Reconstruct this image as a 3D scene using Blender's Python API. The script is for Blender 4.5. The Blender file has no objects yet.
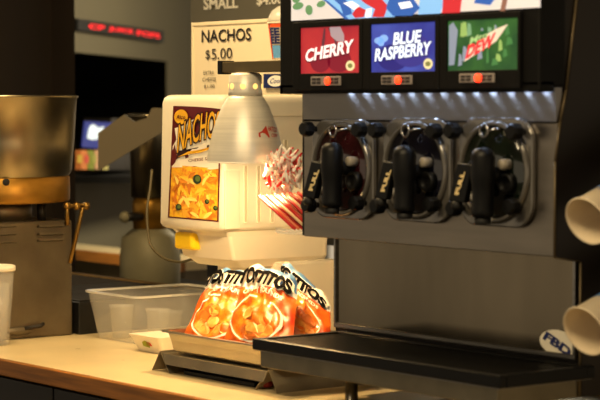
import bpy, bmesh, math, random
from mathutils import Vector, Matrix, noise
random.seed(7)
sc = bpy.context.scene
COL = sc.collection
PI = math.pi
def V(*a): return Vector(a)

# ------------------------------------------------------------------ camera
F = 2050.0; CAMZ = 0.6; CX, CY = 300.0, 200.0
PITCH = math.atan(95/F); YAW = math.radians(37.5)
hf = V(-math.cos(YAW), math.sin(YAW), 0); RT = V(math.sin(YAW), math.cos(YAW), 0)
FW = hf*math.cos(PITCH) + V(0,0,-math.sin(PITCH)); UP = hf*math.sin(PITCH) + V(0,0,math.cos(PITCH))
cd = bpy.data.cameras.new('camera'); cam = bpy.data.objects.new('camera', cd); COL.objects.link(cam)
cam.matrix_world = Matrix(((RT.x,UP.x,-FW.x,0),(RT.y,UP.y,-FW.y,0),(RT.z,UP.z,-FW.z,CAMZ),(0,0,0,1)))
cd.sensor_width = 36; cd.lens = 36*F/600; cd.clip_end = 60
cd.dof.use_dof = True; cd.dof.focus_distance = 4.75; cd.dof.aperture_fstop = 5.6; cd.dof.aperture_blades = 7
sc.camera = cam
# ------------------------------------------------------------------ world, exposure, room lights
sc.view_settings.view_transform = 'Standard'; sc.view_settings.look = 'None'
sc.view_settings.gamma = 1; sc.view_settings.use_curve_mapping = False
sc.view_settings.exposure = 0.35
w = bpy.data.worlds.new('world'); sc.world = w; w.use_nodes = True
w.node_tree.nodes['Background'].inputs[0].default_value = (0.50, 0.40, 0.27, 1)
w.node_tree.nodes['Background'].inputs[1].default_value = 0.85
def area(name, loc, target, sx, sy, power, col):
    l = bpy.data.lights.new(name, 'AREA'); l.shape = 'RECTANGLE'; l.size = sx; l.size_y = sy
    l.energy = power; l.color = col
    o = bpy.data.objects.new(name, l); COL.objects.link(o); o.location = loc
    o.rotation_euler = (V(*target)-V(*loc)).to_track_quat('-Z', 'Y').to_euler(); return o
area('counter_light', (-4.15, 2.40, 1.64), (-4.15, 2.72, 0), 0.9, 0.25, 22, (1, .71, .34))
area('front_ceiling_light', (-2.4, 1.45, 1.64), (-3.7, 2.7, .4), 1.2, 0.6, 30, (1, .77, .44))
area('kitchen_ceiling_light', (-7.0, 3.3, 1.64), (-7.0, 3.8, 0), 0.8, 0.8, 40, (1, .80, .50))
area('back_wall_fill', (-6.7, 6.5, 1.6), (-8.3, 5.2, .3), 1.0, 0.5, 80, (1, .86, .58))  # added unseen fill that brightens the rear wall; no fixture belongs here

def at(px, py, X=None, Y=None, z=None, D=None):
    d = FW + RT*((px-CX)/F) + UP*((CY-py)/F); o = V(0,0,CAMZ)
    if X is not None: t = X/d.x
    elif Y is not None: t = Y/d.y
    elif z is not None: t = (z-CAMZ)/d.z
    else: t = D
    return o + d*t

# ------------------------------------------------------------------ materials
def lin(c):
    return tuple((v/255/12.92 if v/255 <= .04045 else ((v/255+.055)/1.055)**2.4) for v in c) + (1,)
MATS = {}
def M(name, col=(128,128,128), rough=.5, metal=0, em=0, emcol=None, n=0, ns=20, col2=None, bump=0, bs=60,
      stretch=None, trans=0, ior=1.45, alpha=1, coat=0, spec=.5, aniso=0, sss=0, edge=.5, ew=.15):
    if name in MATS: return MATS[name]
    m = bpy.data.materials.new(name); m.use_nodes = True; nt = m.node_tree; b = nt.nodes['Principled BSDF']
    I = b.inputs
    I['Base Color'].default_value = lin(col); I['Roughness'].default_value = rough; I['Metallic'].default_value = metal
    I['Transmission Weight'].default_value = trans; I['IOR'].default_value = ior; I['Alpha'].default_value = alpha
    I['Coat Weight'].default_value = coat; I['Specular IOR Level'].default_value = spec
    if aniso:
        I['Anisotropic'].default_value = aniso; cx = nt.nodes.new('ShaderNodeCombineXYZ'); cx.inputs[2].default_value = 1
        nt.links.new(cx.outputs[0], I['Tangent'])
    if em:
        I['Emission Color'].default_value = lin(emcol or col); I['Emission Strength'].default_value = em
    tc = nt.nodes.new('ShaderNodeTexCoord'); mp = nt.nodes.new('ShaderNodeMapping')
    nt.links.new(tc.outputs['Object'], mp.inputs[0])
    if stretch: mp.inputs['Scale'].default_value = stretch
    nz = nt.nodes.new('ShaderNodeTexNoise'); nz.inputs['Scale'].default_value = ns; nz.inputs['Detail'].default_value = 5
    nt.links.new(mp.outputs[0], nz.inputs['Vector'])
    c2 = lin(col2) if col2 else tuple(min(1, v*(1-n)) for v in lin(col)[:3]) + (1,)
    if n or col2:
        rp = nt.nodes.new('ShaderNodeValToRGB'); rp.color_ramp.elements[0].position = edge-ew; rp.color_ramp.elements[1].position = edge+ew
        rp.color_ramp.elements[0].color = c2; rp.color_ramp.elements[1].color = lin(col)
        nt.links.new(nz.outputs['Fac'], rp.inputs[0]); nt.links.new(rp.outputs[0], I['Base Color'])
        if em: nt.links.new(rp.outputs[0], I['Emission Color'])
    if not em and rough > .02:
        mr = nt.nodes.new('ShaderNodeMapRange'); mr.inputs[3].default_value = max(0, rough*.8); mr.inputs[4].default_value = min(1, rough*1.2)
        nt.links.new(nz.outputs['Fac'], mr.inputs[0]); nt.links.new(mr.outputs[0], I['Roughness'])
    if bump:
        n2 = nt.nodes.new('ShaderNodeTexNoise'); n2.inputs['Scale'].default_value = bs; nt.links.new(mp.outputs[0], n2.inputs['Vector'])
        bp = nt.nodes.new('ShaderNodeBump'); bp.inputs['Strength'].default_value = bump; bp.inputs['Distance'].default_value = .01
        nt.links.new(n2.outputs['Fac'], bp.inputs['Height']); nt.links.new(bp.outputs[0], I['Normal'])
    MATS[name] = m; return m
steel   = M('brushed_steel', (150,146,140), .30, 1, n=.25, ns=8, stretch=(1,1,14), bump=.02, bs=60)
steelp  = M('panel_steel', (146,138,126), .33, 1, n=.2, ns=4, stretch=(1,1,9), bump=.015, bs=90)
canm    = M('canopy_steel', (150,146,142), .30, 1, n=.1, ns=4, stretch=(1,1,9), aniso=.9)
splashm = M('splash_steel', (124,114,96), .17, 1, n=.3, ns=3, stretch=(3,1,.6), bump=.01, bs=60)  # vertical colour streaks stand in for room reflections, along with brush wear
pansteel= M('pan_steel', (184,176,158), .34, 1, n=.15, ns=6)
alum    = M('spun_aluminium', (242,234,216), .40, .28, n=.12, ns=6, stretch=(1,1,30))
bowlst  = M('bowl_steel', (178,166,138), .30, 1, n=.45, ns=3, stretch=(1,1,.3), bump=.01)
blackp  = M('black_plastic', (10,10,10), .42, spec=.25)
headm   = M('header_black', (11,10,9), .6, spec=.2)
blackr  = M('black_rough', (12,11,10), .6)
darkmet = M('dark_metal', (46,42,38), .45, .6, n=.3, ns=12)
sidem   = M('machine_side', (38,32,26), .45, .4, n=.3, ns=3)
cream   = M('cream_plastic', (236,226,204), .38, n=.05, ns=4)
creamd  = M('cream_groove', (206,192,164), .5)
signm   = M('sign_card', (236,222,192), .55, n=.05, ns=3)
ink     = M('black_ink', (22,20,20), .5)
white   = M('white_ink', (238,236,230), .5)
letterw = M('letter_white', (250,246,232), .5)
boardm  = M('menu_board_grey', (112,109,97), .8, n=.06)
wallm   = M('wall_paint', (98,91,72), .9, n=.08, ns=3)
pillarm = M('pillar_paint', (44,34,24), .6, n=.25, ns=4, stretch=(3,3,.3))
floorm  = M('floor_tile', (60,50,42), .6, n=.3, ns=6)
ceilm   = M('ceiling_paint', (120,112,100), .9, n=.1)
lamin   = M('cream_laminate', (226,205,160), .30, n=.10, ns=9, bump=.01)
woodm   = M('wood_edge', (176,112,44), .45, n=.45, ns=14, stretch=(.35,6,6))
cabm    = M('cabinet_dark', (40,34,28), .5, n=.25, ns=5)
greyeq  = M('equipment_grey', (116,104,84), .42, .7, n=.35, ns=7, bump=.02)
brassm  = M('amber_ring', (168,122,44), .38, .75, n=.3, ns=8, stretch=(1,1,5))
brass   = M('worn_brass', (150,118,62), .4, 1, n=.3)
clearp  = M('clear_plastic', (235,232,225), .12, alpha=.24, coat=.6)
clearc  = M('cloudy_plastic', (225,222,210), .3, alpha=.22)
rimp    = M('clear_rim', (230,228,220), .2, alpha=.6, coat=.5)
paperw  = M('paper_white', (236,228,208), .7, n=.05)
cupm    = M('paper_cup', (232,214,182), .6, n=.06, ns=8)
yellowp = M('yellow_button', (252,208,14), .35, coat=.3)
redp    = M('red_plastic', (214,34,30), .35, n=.1)
blueink = M('blue_ink', (28,52,140), .45)
lblue   = M('light_blue_ink', (90,150,205), .45)
orangei = M('orange_ink', (226,84,34), .5)
navy    = M('navy_label', (16,32,92), .5)

# ------------------------------------------------------------------ mesh builder
class MB:
    def __init__(s): s.v = []; s.f = []; s.m = []; s.mats = []; s.sm = []
    def mi(s, m):
        if m not in s.mats: s.mats.append(m)
        return s.mats.index(m)
    def add(s, vs, fs, m, smooth=False):
        o = len(s.v); s.v += [Vector(v) for v in vs]; k = s.mi(m)
        for f in fs: s.f.append([i+o for i in f]); s.m.append(k); s.sm.append(smooth)
        return s
    def box(s, x0, x1, y0, y1, z0, z1, m, bv=0):
        if bv:
            b = bmesh.new(); bmesh.ops.create_cube(b, size=1)
            for v in b.verts: v.co = V((x0+x1)/2+v.co.x*(x1-x0), (y0+y1)/2+v.co.y*(y1-y0), (z0+z1)/2+v.co.z*(z1-z0))
            bmesh.ops.bevel(b, geom=b.edges[:], offset=bv, segments=2, affect='EDGES', profile=.5)
            s.bm(b, m); return s
        return s.add([(x0,y0,z0),(x1,y0,z0),(x1,y1,z0),(x0,y1,z0),(x0,y0,z1),(x1,y0,z1),(x1,y1,z1),(x0,y1,z1)],
              [(0,3,2,1),(4,5,6,7),(0,1,5,4),(1,2,6,5),(2,3,7,6),(3,0,4,7)], m)
    def bm(s, b, m, smooth=False):
        b.verts.index_update(); s.add([v.co.copy() for v in b.verts], [[v.index for v in f.verts] for f in b.faces], m, smooth); b.free(); return s
    def lathe(s, prof, c, m, n=40, ax=None, closed=False, smooth=True):
        # prof: (radius, height) along axis from c
        ax = (ax or V(0,0,1)).normalized(); c = Vector(c)
        a = ax.orthogonal().normalized(); b = ax.cross(a); vs = []; fs = []
        for (r, h) in prof:
            for i in range(n):
                t = 2*PI*i/n; vs.append(c + ax*h + (a*math.cos(t) + b*math.sin(t))*max(r, 1e-5))
        for k in range(len(prof)-1):
            for i in range(n):
                j = (i+1) % n; fs.append((k*n+i, k*n+j, (k+1)*n+j, (k+1)*n+i))
        if not closed:
            if prof[0][0] > 1e-4: fs.append(list(range(n))[::-1])
            if prof[-1][0] > 1e-4: fs.append([(len(prof)-1)*n+i for i in range(n)])
        return s.add(vs, fs, m, smooth)
    def tube(s, pts, r, m, n=10, cap=True, smooth=True):
        pts = [Vector(p) for p in pts]; vs = []; fs = []; a = None
        for k, p in enumerate(pts):
            d = (pts[min(k+1, len(pts)-1)] - pts[max(k-1, 0)]).normalized()
            a = d.orthogonal().normalized() if a is None else (a - d*a.dot(d)).normalized()
            b = d.cross(a); rr = r[k] if isinstance(r, (list, tuple)) else r
            for i in range(n): t = 2*PI*i/n; vs.append(p + (a*math.cos(t)+b*math.sin(t))*rr)
        for k in range(len(pts)-1):
            for i in range(n): j = (i+1) % n; fs.append((k*n+i, k*n+j, (k+1)*n+j, (k+1)*n+i))
        if cap: fs.append(list(range(n))[::-1]); fs.append([(len(pts)-1)*n+i for i in range(n)])
        return s.add(vs, fs, m, smooth)
    def prism(s, pts, vec, m, smooth=False):
        pts = [Vector(p) for p in pts]; n = len(pts); vec = Vector(vec)
        fs = [list(range(n))[::-1], [n+i for i in range(n)]] + [(i, (i+1)%n, n+(i+1)%n, n+i) for i in range(n)]
        return s.add(pts + [p+vec for p in pts], fs, m, smooth)
    def poly(s, pts, m): return s.add(pts, [list(range(len(pts)))], m)
    def sphere(s, c, r, m, sc3=(1,1,1), n=20):
        b = bmesh.new(); bmesh.ops.create_uvsphere(b, u_segments=n, v_segments=n//2, radius=r)
        for v in b.verts: v.co = Vector(c) + V(v.co.x*sc3[0], v.co.y*sc3[1], v.co.z*sc3[2])
        return s.bm(b, m, True)
    def build(s, name, parent=None, origin=None, bevel=0, fix=True):
        org = Vector(origin) if origin is not None else (parent_origin(parent) if parent else V(0,0,0))
        me = bpy.data.meshes.new(name); me.from_pydata([v-org for v in s.v], [], s.f)
        for m in s.mats: me.materials.append(m)
        for p, k, sm in zip(me.polygons, s.m, s.sm): p.material_index = k; p.use_smooth = sm
        if fix:
            b = bmesh.new(); b.from_mesh(me); bmesh.ops.recalc_face_normals(b, faces=b.faces[:]); b.to_mesh(me); b.free()
        o = bpy.data.objects.new(name, me); COL.objects.link(o)
        if parent: o.parent = parent                # mesh is in the root's local frame
        else: o.location = org
        if parent: ORG[o.name] = org
        if bevel:
            md = o.modifiers.new('bevel', 'BEVEL'); md.width = bevel; md.segments = 3; md.limit_method = 'ANGLE'; md.angle_limit = math.radians(40)
        return o
ORG = {}
def parent_origin(p): return ORG.get(p.name, Vector(p.location))
def tag(o, label=None, cat=None, group=None, kind=None):
    if label: o['label'] = label
    if cat: o['category'] = cat
    if group: o['group'] = group
    if kind: o['kind'] = kind
    return o
def thing(name, label, cat, loc, group=None):
    o = bpy.data.objects.new(name, None); COL.objects.link(o); o.location = loc; o.empty_display_size = .05
    ORG[o.name] = Vector(loc); return tag(o, label, cat, group)
def struct(mb, name, **k): return tag(mb.build(name, **k), kind='structure')
# text --------------------------------------------------------------
TC = {}
def tmesh(s, bold=0.02, shear=0):
    key = (s, bold, shear)
    if key in TC: return TC[key]
    cu = bpy.data.curves.new('t', 'FONT'); cu.body = s; cu.offset = bold; cu.shear = shear; cu.resolution_u = 3
    o = bpy.data.objects.new('t', cu); COL.objects.link(o); dg = bpy.context.evaluated_depsgraph_get(); dg.update()
    me = bpy.data.meshes.new_from_object(o.evaluated_get(dg))
    vs = [v.co.copy() for v in me.vertices]; fs = [list(p.vertices) for p in me.polygons]
    bpy.data.objects.remove(o); bpy.data.curves.remove(cu); bpy.data.meshes.remove(me)
    x0 = min(v.x for v in vs); x1 = max(v.x for v in vs); y0 = min(v.y for v in vs); y1 = max(v.y for v in vs)
    r = ([((v.x-x0)/(x1-x0), (v.y-y0)/(y1-y0)) for v in vs], fs); TC[key] = r; return r
def text(mb, s, p0, p1, p2, m, off=V(0,0,0), bold=.02, shear=0):
    """p0 lower left, p1 lower right, p2 upper left, world points"""
    uv, fs = tmesh(s, bold, shear); ax = p1-p0; ay = p2-p0
    mb.add([p0 + ax*a + ay*b + off for a, b in uv], fs, m); return mb
def textY(mb, s, bl, br, tl, Y, m, **k): return text(mb, s, at(*bl, Y=Y), at(*br, Y=Y), at(*tl, Y=Y), m, **k)
def polyY(mb, pts, Y, m): return mb.poly([at(*p, Y=Y) for p in pts], m)
def ell(cx, cy, rx, ry, rot=0, n=24):
    c, s = math.cos(rot), math.sin(rot)
    return [(cx+rx*math.cos(t)*c-ry*math.sin(t)*s, cy+rx*math.cos(t)*s+ry*math.sin(t)*c) for t in [2*PI*i/n for i in range(n)]]

# ================================================================== ROOM
struct(MB().box(-14, 3, -3, 10, -.95, -.9, floorm), 'floor')
struct(MB().box(-14, 3, -3, 10, 1.7, 1.75, ceilm), 'ceiling')
# rear wall: oblique, with a dark serving hatch
wd = (hf + RT*((600-CX)/F)).normalized(); wn = V(wd.y, -wd.x, 0)
W0 = at(78, 105, D=9.6); W0.z = 0
if wn.dot(-W0) < 0: wn = -wn
def wpt(px, py=105):      # point of the wall plane seen at px
    d = FW + RT*((px-CX)/F) + UP*((CY-py)/F); t = W0.dot(wn)/d.dot(wn); return V(0,0,CAMZ)+d*t
def ws(px): return (wpt(px)-W0).dot(wd)
def wbox(mb, s0, s1, z0, z1, m, d0=0, d1=-.012):
    b = W0+wd*s0; c = W0+wd*s1
    pts = [b+wn*d0, c+wn*d0, c+wn*d1, b+wn*d1]
    for p in pts: p.z = z0
    return mb.prism(pts, V(0,0,z1-z0), m)
hs0, hs1 = ws(60), ws(168); hz0 = wpt(100, 171).z; hz1 = wpt(123, 57).z
wb = MB(); wbox(wb, -1.6, hs0, -.9, 1.7, wallm); wbox(wb, hs1, 9, -.9, 1.7, wallm)
wbox(wb, hs0, hs1, -.9, hz0, wallm); wbox(wb, hs0, hs1, hz1, 1.7, wallm)
struct(wb, 'wall_back')
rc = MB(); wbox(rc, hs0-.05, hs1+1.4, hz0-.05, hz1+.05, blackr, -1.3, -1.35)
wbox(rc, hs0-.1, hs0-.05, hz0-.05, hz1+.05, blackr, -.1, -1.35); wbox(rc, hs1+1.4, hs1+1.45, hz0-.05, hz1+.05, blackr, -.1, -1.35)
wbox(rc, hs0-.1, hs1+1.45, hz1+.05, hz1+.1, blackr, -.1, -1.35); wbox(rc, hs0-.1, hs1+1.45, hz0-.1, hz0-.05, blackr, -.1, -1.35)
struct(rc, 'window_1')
sl = MB(); wbox(sl, hs0-.02, hs1+.02, hz0-.03, hz0, blackr, .35, -.1); struct(sl, 'trim_1')
# dark pillar on the left
p1 = at(75, 105, D=7.12); p2 = at(52, 105, D=7.2); p3 = at(-60, 105, D=6.9)
struct(MB().prism([V(p3.x,p3.y,-.9), V(p2.x,p2.y,-.9), V(p1.x,p1.y,-.9), V(p1.x-.4,p1.y+.15,-.9), V(p3.x-.5,p3.y+.2,-.9)], V(0,0,2.6), pillarm), 'wall_left')

# LED ticker sign
def wq(px, py, off=0):
    d = FW + RT*((px-CX)/F) + UP*((CY-py)/F); t_ = (W0+wn*off).dot(wn)/d.dot(wn); return V(0,0,CAMZ)+d*t_
led = M('red_led', (255,20,40), em=.65, emcol=(255,10,30))
t = thing('ticker_sign', 'long black ticker sign with blurred red glowing letters on the grey wall', 'sign', wq(120, 30, .02))
mb = MB(); c = [wq(78,30,.03), wq(164,42.5,.03), wq(164,31,.03), wq(78,18.5,.03)]
mb.prism(c, -wn*.028, blackr); mb.build('housing', t)
for s_, x0, x1 in (('CP', 89, 105), ('JUICE', 109, 133), ('POPS', 137, 160)):
    y = lambda x: 18.2+(x-78)*12.5/87
    mb = MB(); text(mb, s_, wq(x0, y(x0)+8.6, .033), wq(x1, y(x1)+8.6, .033), wq(x0, y(x0)+3.6, .033), led, bold=.03); mb.build('lettering', t)
# things in the hatch: blue screen box and the row of packs
t = thing('menu_screen', 'small dark cabinet with a glowing blue front in the dark hatch', 'screen', wq(92, 150, .15))
bl = M('blue_screen', (16,34,110), em=.35, emcol=(14,34,130)); bw = M('blue_screen_white', (200,215,225), em=.5)
z0_ = hz0
def hq(px, py, off): return wq(px, py, off)
mb = MB(); mb.prism([hq(76,170,.05), hq(134,170,.05), hq(132,121,.05), hq(84,118,.05)], wn*.13, darkmet); mb.build('cabinet', t)
mb = MB(); mb.prism([hq(81,147,.185), hq(112,150,.185), hq(114,123,.185), hq(84,121,.185)], wn*.004, bl)
mb.poly([hq(x,y,.195) for x,y in [(87,138),(89,127),(93,124),(99,128),(104,126),(102,133),(98,139),(92,140)]], bw); mb.build('screen', t)
l = bpy.data.lights.new('pack_fill_light', 'AREA'); l.size = .3; l.energy = 1.6; l.color = (1,.9,.7)  # added unseen light to brighten the packs, not a fitted lamp
o = bpy.data.objects.new('pack_fill_light', l); COL.objects.link(o); q_ = hq(88,140,.5); o.location = q_; o.rotation_euler = (hq(84,162,.2)-q_).to_track_quat('-Z','Y').to_euler()
pk = [((206,120,50),(214,150,90)), ((120,130,20),(190,160,30)), ((196,150,110),(200,70,50)), ((190,180,110),(150,150,60))]
for i, (ca, cb) in enumerate(pk):
    x0 = 69.5+i*7.1; o = MB()
    o.prism([hq(x0,169,.21), hq(x0+6.3,169.7,.21), hq(x0+6.3,150.7,.21), hq(x0,150,.21)], wn*.05, M('pack%d' % i, ca, .5))
    t = thing('snack_pack', ['orange snack pack, leftmost of the row in the dark hatch', 'green and yellow snack pack second in the hatch row',
        'pinkish snack pack third in the hatch row', 'pale yellow snack pack at the right end of the hatch row'][i], 'snack', hq(x0+3,169,.23), 'snack packs on the hatch sill')
    o.build('pack', t); o = MB()
    o.poly([hq(x0+1,163,.262), hq(x0+5.3,163,.262), hq(x0+5.3,155,.262), hq(x0+1,155,.262)], M('pack%db' % i, cb, .5)); o.build('print', t, fix=False)
# back counter
bY = at(98, 252, z=0).y
t = thing('back_counter', 'far counter with pale top and brown wood edge behind the backsplash', 'counter', (-7.2, bY+.1, -.9))
MB().box(-7.7, -6.5, bY, bY+.20, -.036, 0, lamin).build('worktop', t)
MB().box(-7.7, -6.5, bY-.02, bY, -.04, .002, woodm).build('edge_strip', t)
MB().box(-7.65, -6.55, bY+.03, bY+.16, -.9, -.037, greyeq).build('cabinet', t)

# ================================================================== COUNTER
CF = 2.37; CB = 3.22
t = thing('counter', 'long service counter top with cream laminate surface and brown wood front edge', 'counter', (-4, 2.8, -.038))
MB().box(-5.6, -1.5, CF+.015, CB, -.036, 0, lamin).build('worktop', t)
MB().box(-5.6, -1.5, CF, CF+.0149, -.038, .0, woodm).build('edge_strip', t, bevel=.003)
for i in range(4):
    x = -5.59+i*1.02
    t = thing('base_cabinet', ['dark base cabinet under the wooden counter edge, leftmost', 'dark base cabinet under the counter below the tub and paper tray', 'dark base cabinet under the counter below the chip stand',
        'dark base cabinet under the counter below the drink machine'][i], 'cabinet', (x+.5, 2.8, -.9), 'base cabinets under the counter')
    MB().box(x, x+1.015, CF+.05, CB-.02, -.899, -.0385, cabm).build('body', t)
    for k in (0, 1): MB().box(x+.004+k*.507, x+.504+k*.507, CF+.032, CF+.049, -.85, -.050, cabm).build('door', t, bevel=.003)
t = thing('backsplash', 'low dark backsplash strip with its lit top edge made as a bright cap behind the counter', 'backsplash', (-4, CB+.012, -.9))
MB().box(-5.6, -1.5, CB+.002, CB+.022, -.9, .0876, cabm).build('panel', t); MB().box(-5.6, -1.5, CB+.001, CB+.023, .0877, .092, brass).build('cap', t)  # brass cap stands in for light catching the dark panel's top edge

# ================================================================== LEFT BOWL MACHINE
EX = -4.59; EZ = .302
bc = V(-4.73, 2.62, 0)
t = thing('kettle_machine', 'large steel bowl on an amber ring over a louvred grey cabinet, left edge', 'machine', (bc.x, bc.y, 0))
mb = MB().box(EX-.7, EX, 2.40, 2.775, 0.0005, EZ, greyeq, .006); mb.build('cabinet', t)
ex = EX+.001
for (pa, pb, py) in ((-6,15,228),(-6,15,236),(37,62,228),(37,62,236),(37,62,242),(-6,15,244)):
    a = at(pa, py, X=ex); b = at(pb, py, X=ex)
    mb = MB(); mb.prism([a, V(b.x,b.y,a.z), V(b.x+.012,b.y,a.z+.003), V(a.x+.012,a.y,a.z+.003)], V(0,0,.006), greyeq); mb.build('louvre', t)
a = at(8, 330, X=ex); b = at(38, 328, X=ex)
mb = MB(); mb.sphere((a+b)/2+V(.003,-.01,-.004), .026, greyeq, (.3,1.5,.42)); mb.tube([(a+b)/2+V(.008,0,.002), b+V(.012,0,.006), b+V(.012,.01,.012)], .005, darkmet); mb.build('latch', t)
R = .2215; ZS = lambda pr: [(a_*.955, .6-(.6-b_)*.955) for a_, b_ in pr]
bowl = MB().lathe(ZS([(.19,.345),(.199,.40),(.214,.42),(.221,.50),(.229,.618),(.233,.620),(.233,.625),(.229,.626),(.226,.62),(.213,.43),(.19,.37)]), (bc.x,bc.y,0), bowlst, 64)
bowl.build('bowl', t)
MB().lathe(ZS([(.190,.336),(.206,.338),(.209,.345),(.209,.402),(.205,.408),(.19,.409)]), (bc.x,bc.y,0), brassm, 64).build('ring', t)
for (dx, dy) in ((.11,.08),(.12,-.06),(0,-.15),(-.1,.12),(-.14,-.08)):
    MB().lathe([(.012,EZ),(.012,.345)], (bc.x+dx,bc.y+dy,0), darkmet, 12).build('foot', t)
MB().lathe([(.10,EZ),(.10,.345)], (bc.x,bc.y,0), greyeq, 40).build('hub', t)
h = MB(); d6 = at(6, 182, D=1)-V(0,0,CAMZ); T6 = 4.6
while math.hypot(d6.x*T6-bc.x, d6.y*T6-bc.y) > .2: T6 += .001
p = V(0,0,CAMZ)+d6*T6; h.lathe([(.009,0),(.009,.003),(.006,.004)], p, blackr, 16, V(p.x-bc.x,p.y-bc.y,0)); h.build('screw_hole', t)
a = at(67, 206, X=EX+.012); b = at(86, 206, X=EX+.012); e = at(70, 263, X=EX+.02)
mb = MB(); mb.tube([a+V(0,0,-.05), a, b], .007, brass); mb.tube([b+V(0,-.01,.006), b+V(0,-.012,-.01), e], [.007,.006,.006], brass)
for q in (a, (a*.5+b*.5), b): mb.sphere(q, .011, brass)
mb.build('lever', t)

t = thing('low_box', 'low dark box on the counter between the kettle machine and the clear tub', 'box', (EX-.2, 3.0, 0))
MB().box(EX-.4, EX+.006, 2.79, 3.19, .0005, .085, blackr, .003).build('box_body', t)
MB().box(EX-.39, EX-.004, 2.80, 3.18, .0852, .089, darkmet, .001).build('lid', t)
# ================================================================== SECOND MACHINE ON A CART, BACKGROUND
kc = at(150, 250, D=6.7); kc.z = 0
t = thing('steel_cart', 'steel cart behind the counter under the far kettle machine', 'cart', (kc.x, kc.y, -.9))
MB().box(kc.x-.42, kc.x+.3, kc.y-.2, kc.y+.3, -.02, 0, darkmet, .004).build('shelf', t)
for sx in (-.4, .27):
    for sy in (-.17, .27): MB().lathe([(.015,-.9),(.015,-.021)], (kc.x+sx,kc.y+sy,0), darkmet, 12).build('leg', t)
t = thing('kettle_machine', 'blurred grey far kettle machine with a flat chute, left of the cheese dispenser', 'machine', (kc.x, kc.y, 0))
KM = M('far_grey', (150,142,112), .55, .2, n=.2, ns=5)
MB().lathe([(.09,0),(.098,.01),(.10,.10),(.092,.17),(.06,.195),(.05,.2)], (kc.x,kc.y,0), KM, 40).build('base', t)
MB().lathe([(.055,.195),(.058,.28),(.052,.30)], (kc.x,kc.y,0), brassm, 32).build('motor_housing', t)
MB().lathe([(.062,.30),(.066,.52),(.07,.56),(.074,.562),(.074,.57),(.064,.572)], (kc.x,kc.y,0), bowlst, 40).build('hopper', t)
p = at(125, 217, D=6.6); MB().lathe([(.017,-.01),(.019,0),(.014,.012),(.006,.014)], p, KM, 20, V(.8,-.6,0)).build('knob', t)
q = at(132, 217, D=6.6); mb = MB(); mb.tube([p, q, V(kc.x,kc.y,q.z)], .014, darkmet); mb.build('axle', t)
D_ = 6.45; ch = [at(x, y, D=D_) for x, y in [(98,171),(98,133),(124,114.5),(134,122),(147,118),(152,108),(166,108),(166,130),(134,149)]]
MB().prism(ch, (hf*.05), M('chute_grey', (120,108,84), .6, n=.15, ns=3)).build('chute', t)
# cable
mb = MB(); DYC = 2.90; pts = [(152,170),(150,190),(147,212),(149,239),(155,251),(166,259),(180,262),(192,259)]
P3 = [at(x, y, D=5.45-.03*i) for i, (x, y) in enumerate(pts)]
sm = []
for i in range(len(P3)-1):
    a0 = P3[max(i-1,0)]; a1 = P3[i]; a2 = P3[i+1]; a3 = P3[min(i+2,len(P3)-1)]
    for k in range(5):
        u = k/5; sm.append(.5*((2*a1)+(-a0+a2)*u+(2*a0-5*a1+4*a2-a3)*u*u+(-a0+3*a1-3*a2+a3)*u**3))
sm.append(at(200,258,Y=DYC)); mb.tube(sm, .0036, M('cable_beige', (84,74,48), .5))
tag(mb.build('power_cable', origin=P3[3]), 'beige cable looping down beside the cheese dispenser', 'cable')

# ================================================================== MENU BOARD + NACHOS SIGN + CUP
MY = 3.62
a = at(191, 60, Y=MY); b = at(345, 60, Y=MY)
t = thing('menu_board', 'grey menu board with raised white SMALL and price letters, top of the picture', 'menu board', (b.x, MY, .2))
MB().box(a.x, b.x+.25, MY, MY+.03, .2, 1.3, boardm).build('board', t)
for px_ in (a.x+.04, b.x+.2): MB().box(px_, px_+.03, MY+.031, MY+.06, -.9, 1.25, darkmet).build('post', t)
mb = MB(); textY(mb, 'SMALL', (203.5,10),(238,8.2),(203.5,-2), MY-.004, letterw, bold=.03); mb.build('lettering', t)
mb = MB(); textY(mb, '$4.00', (256.5,6.6),(283,5),(256.5,-4), MY-.004, letterw, bold=.03); mb.build('lettering', t)
SY = 3.17
t = thing('nachos_sign', 'cream card sign reading NACHOS $5.00, standing behind the cheese dispenser', 'sign', at(240, 60, Y=SY))
ORG[t.name] = Vector(t.location)
c = [at(194,97+150,Y=SY), at(340,97+140,Y=SY), at(340,19,Y=SY), at(193,23.5,Y=SY)]
zt = c[3].z; xl = c[3].x; xr = c[2].x
mb = MB(); prof = []
for i in range(9): u = i/8; prof.append((.012*math.sin(u*PI/2) if u < .12 else 0, .001+(zt-.001)*u))
mb.box(xl, xr, SY, SY+.004, .42, zt, signm)
mb.box(xl-.004, xr, SY-.004, SY+.006, zt-.008, zt+.002, signm, .002); mb.box(xl-.005, xl+.003, SY-.003, SY+.006, .42, zt, signm, .002)
mb.build('card', t)
for k in (.36, .62): MB().box(xl+(xr-xl)*k, xl+(xr-xl)*k+.012, SY+.0065, SY+.018, .0, .6, darkmet).build('post', t)
mb = MB(); Yt = SY-.0035
textY(mb, 'NACHOS', (201.5,42.5),(251,40.3),(201.5,30.3), Yt, ink, bold=.015)
mb.build('lettering', t); mb = MB(); textY(mb, '$', (205.5,60.2),(210,60),(205.5,50), Yt, ink, bold=.0)
textY(mb, '5.00', (211.5,59.5),(232,58.3),(211.5,48.8), Yt, ink, bold=.0)
mb.build('lettering', t); mb = MB(); textY(mb, 'EXTRA', (203.5,74.7),(214,74.5),(203.5,71), Yt, ink, bold=.0)
mb.build('lettering', t); mb = MB(); textY(mb, 'CHEESE', (202.5,81.5),(216,81.2),(202.5,77.8), Yt, ink, bold=.0)
mb.build('lettering', t); mb = MB(); textY(mb, '$1.00', (204,88.5),(214.5,88.2),(204,84.8), Yt, ink, bold=.0)
mb.build('lettering', t)
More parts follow.
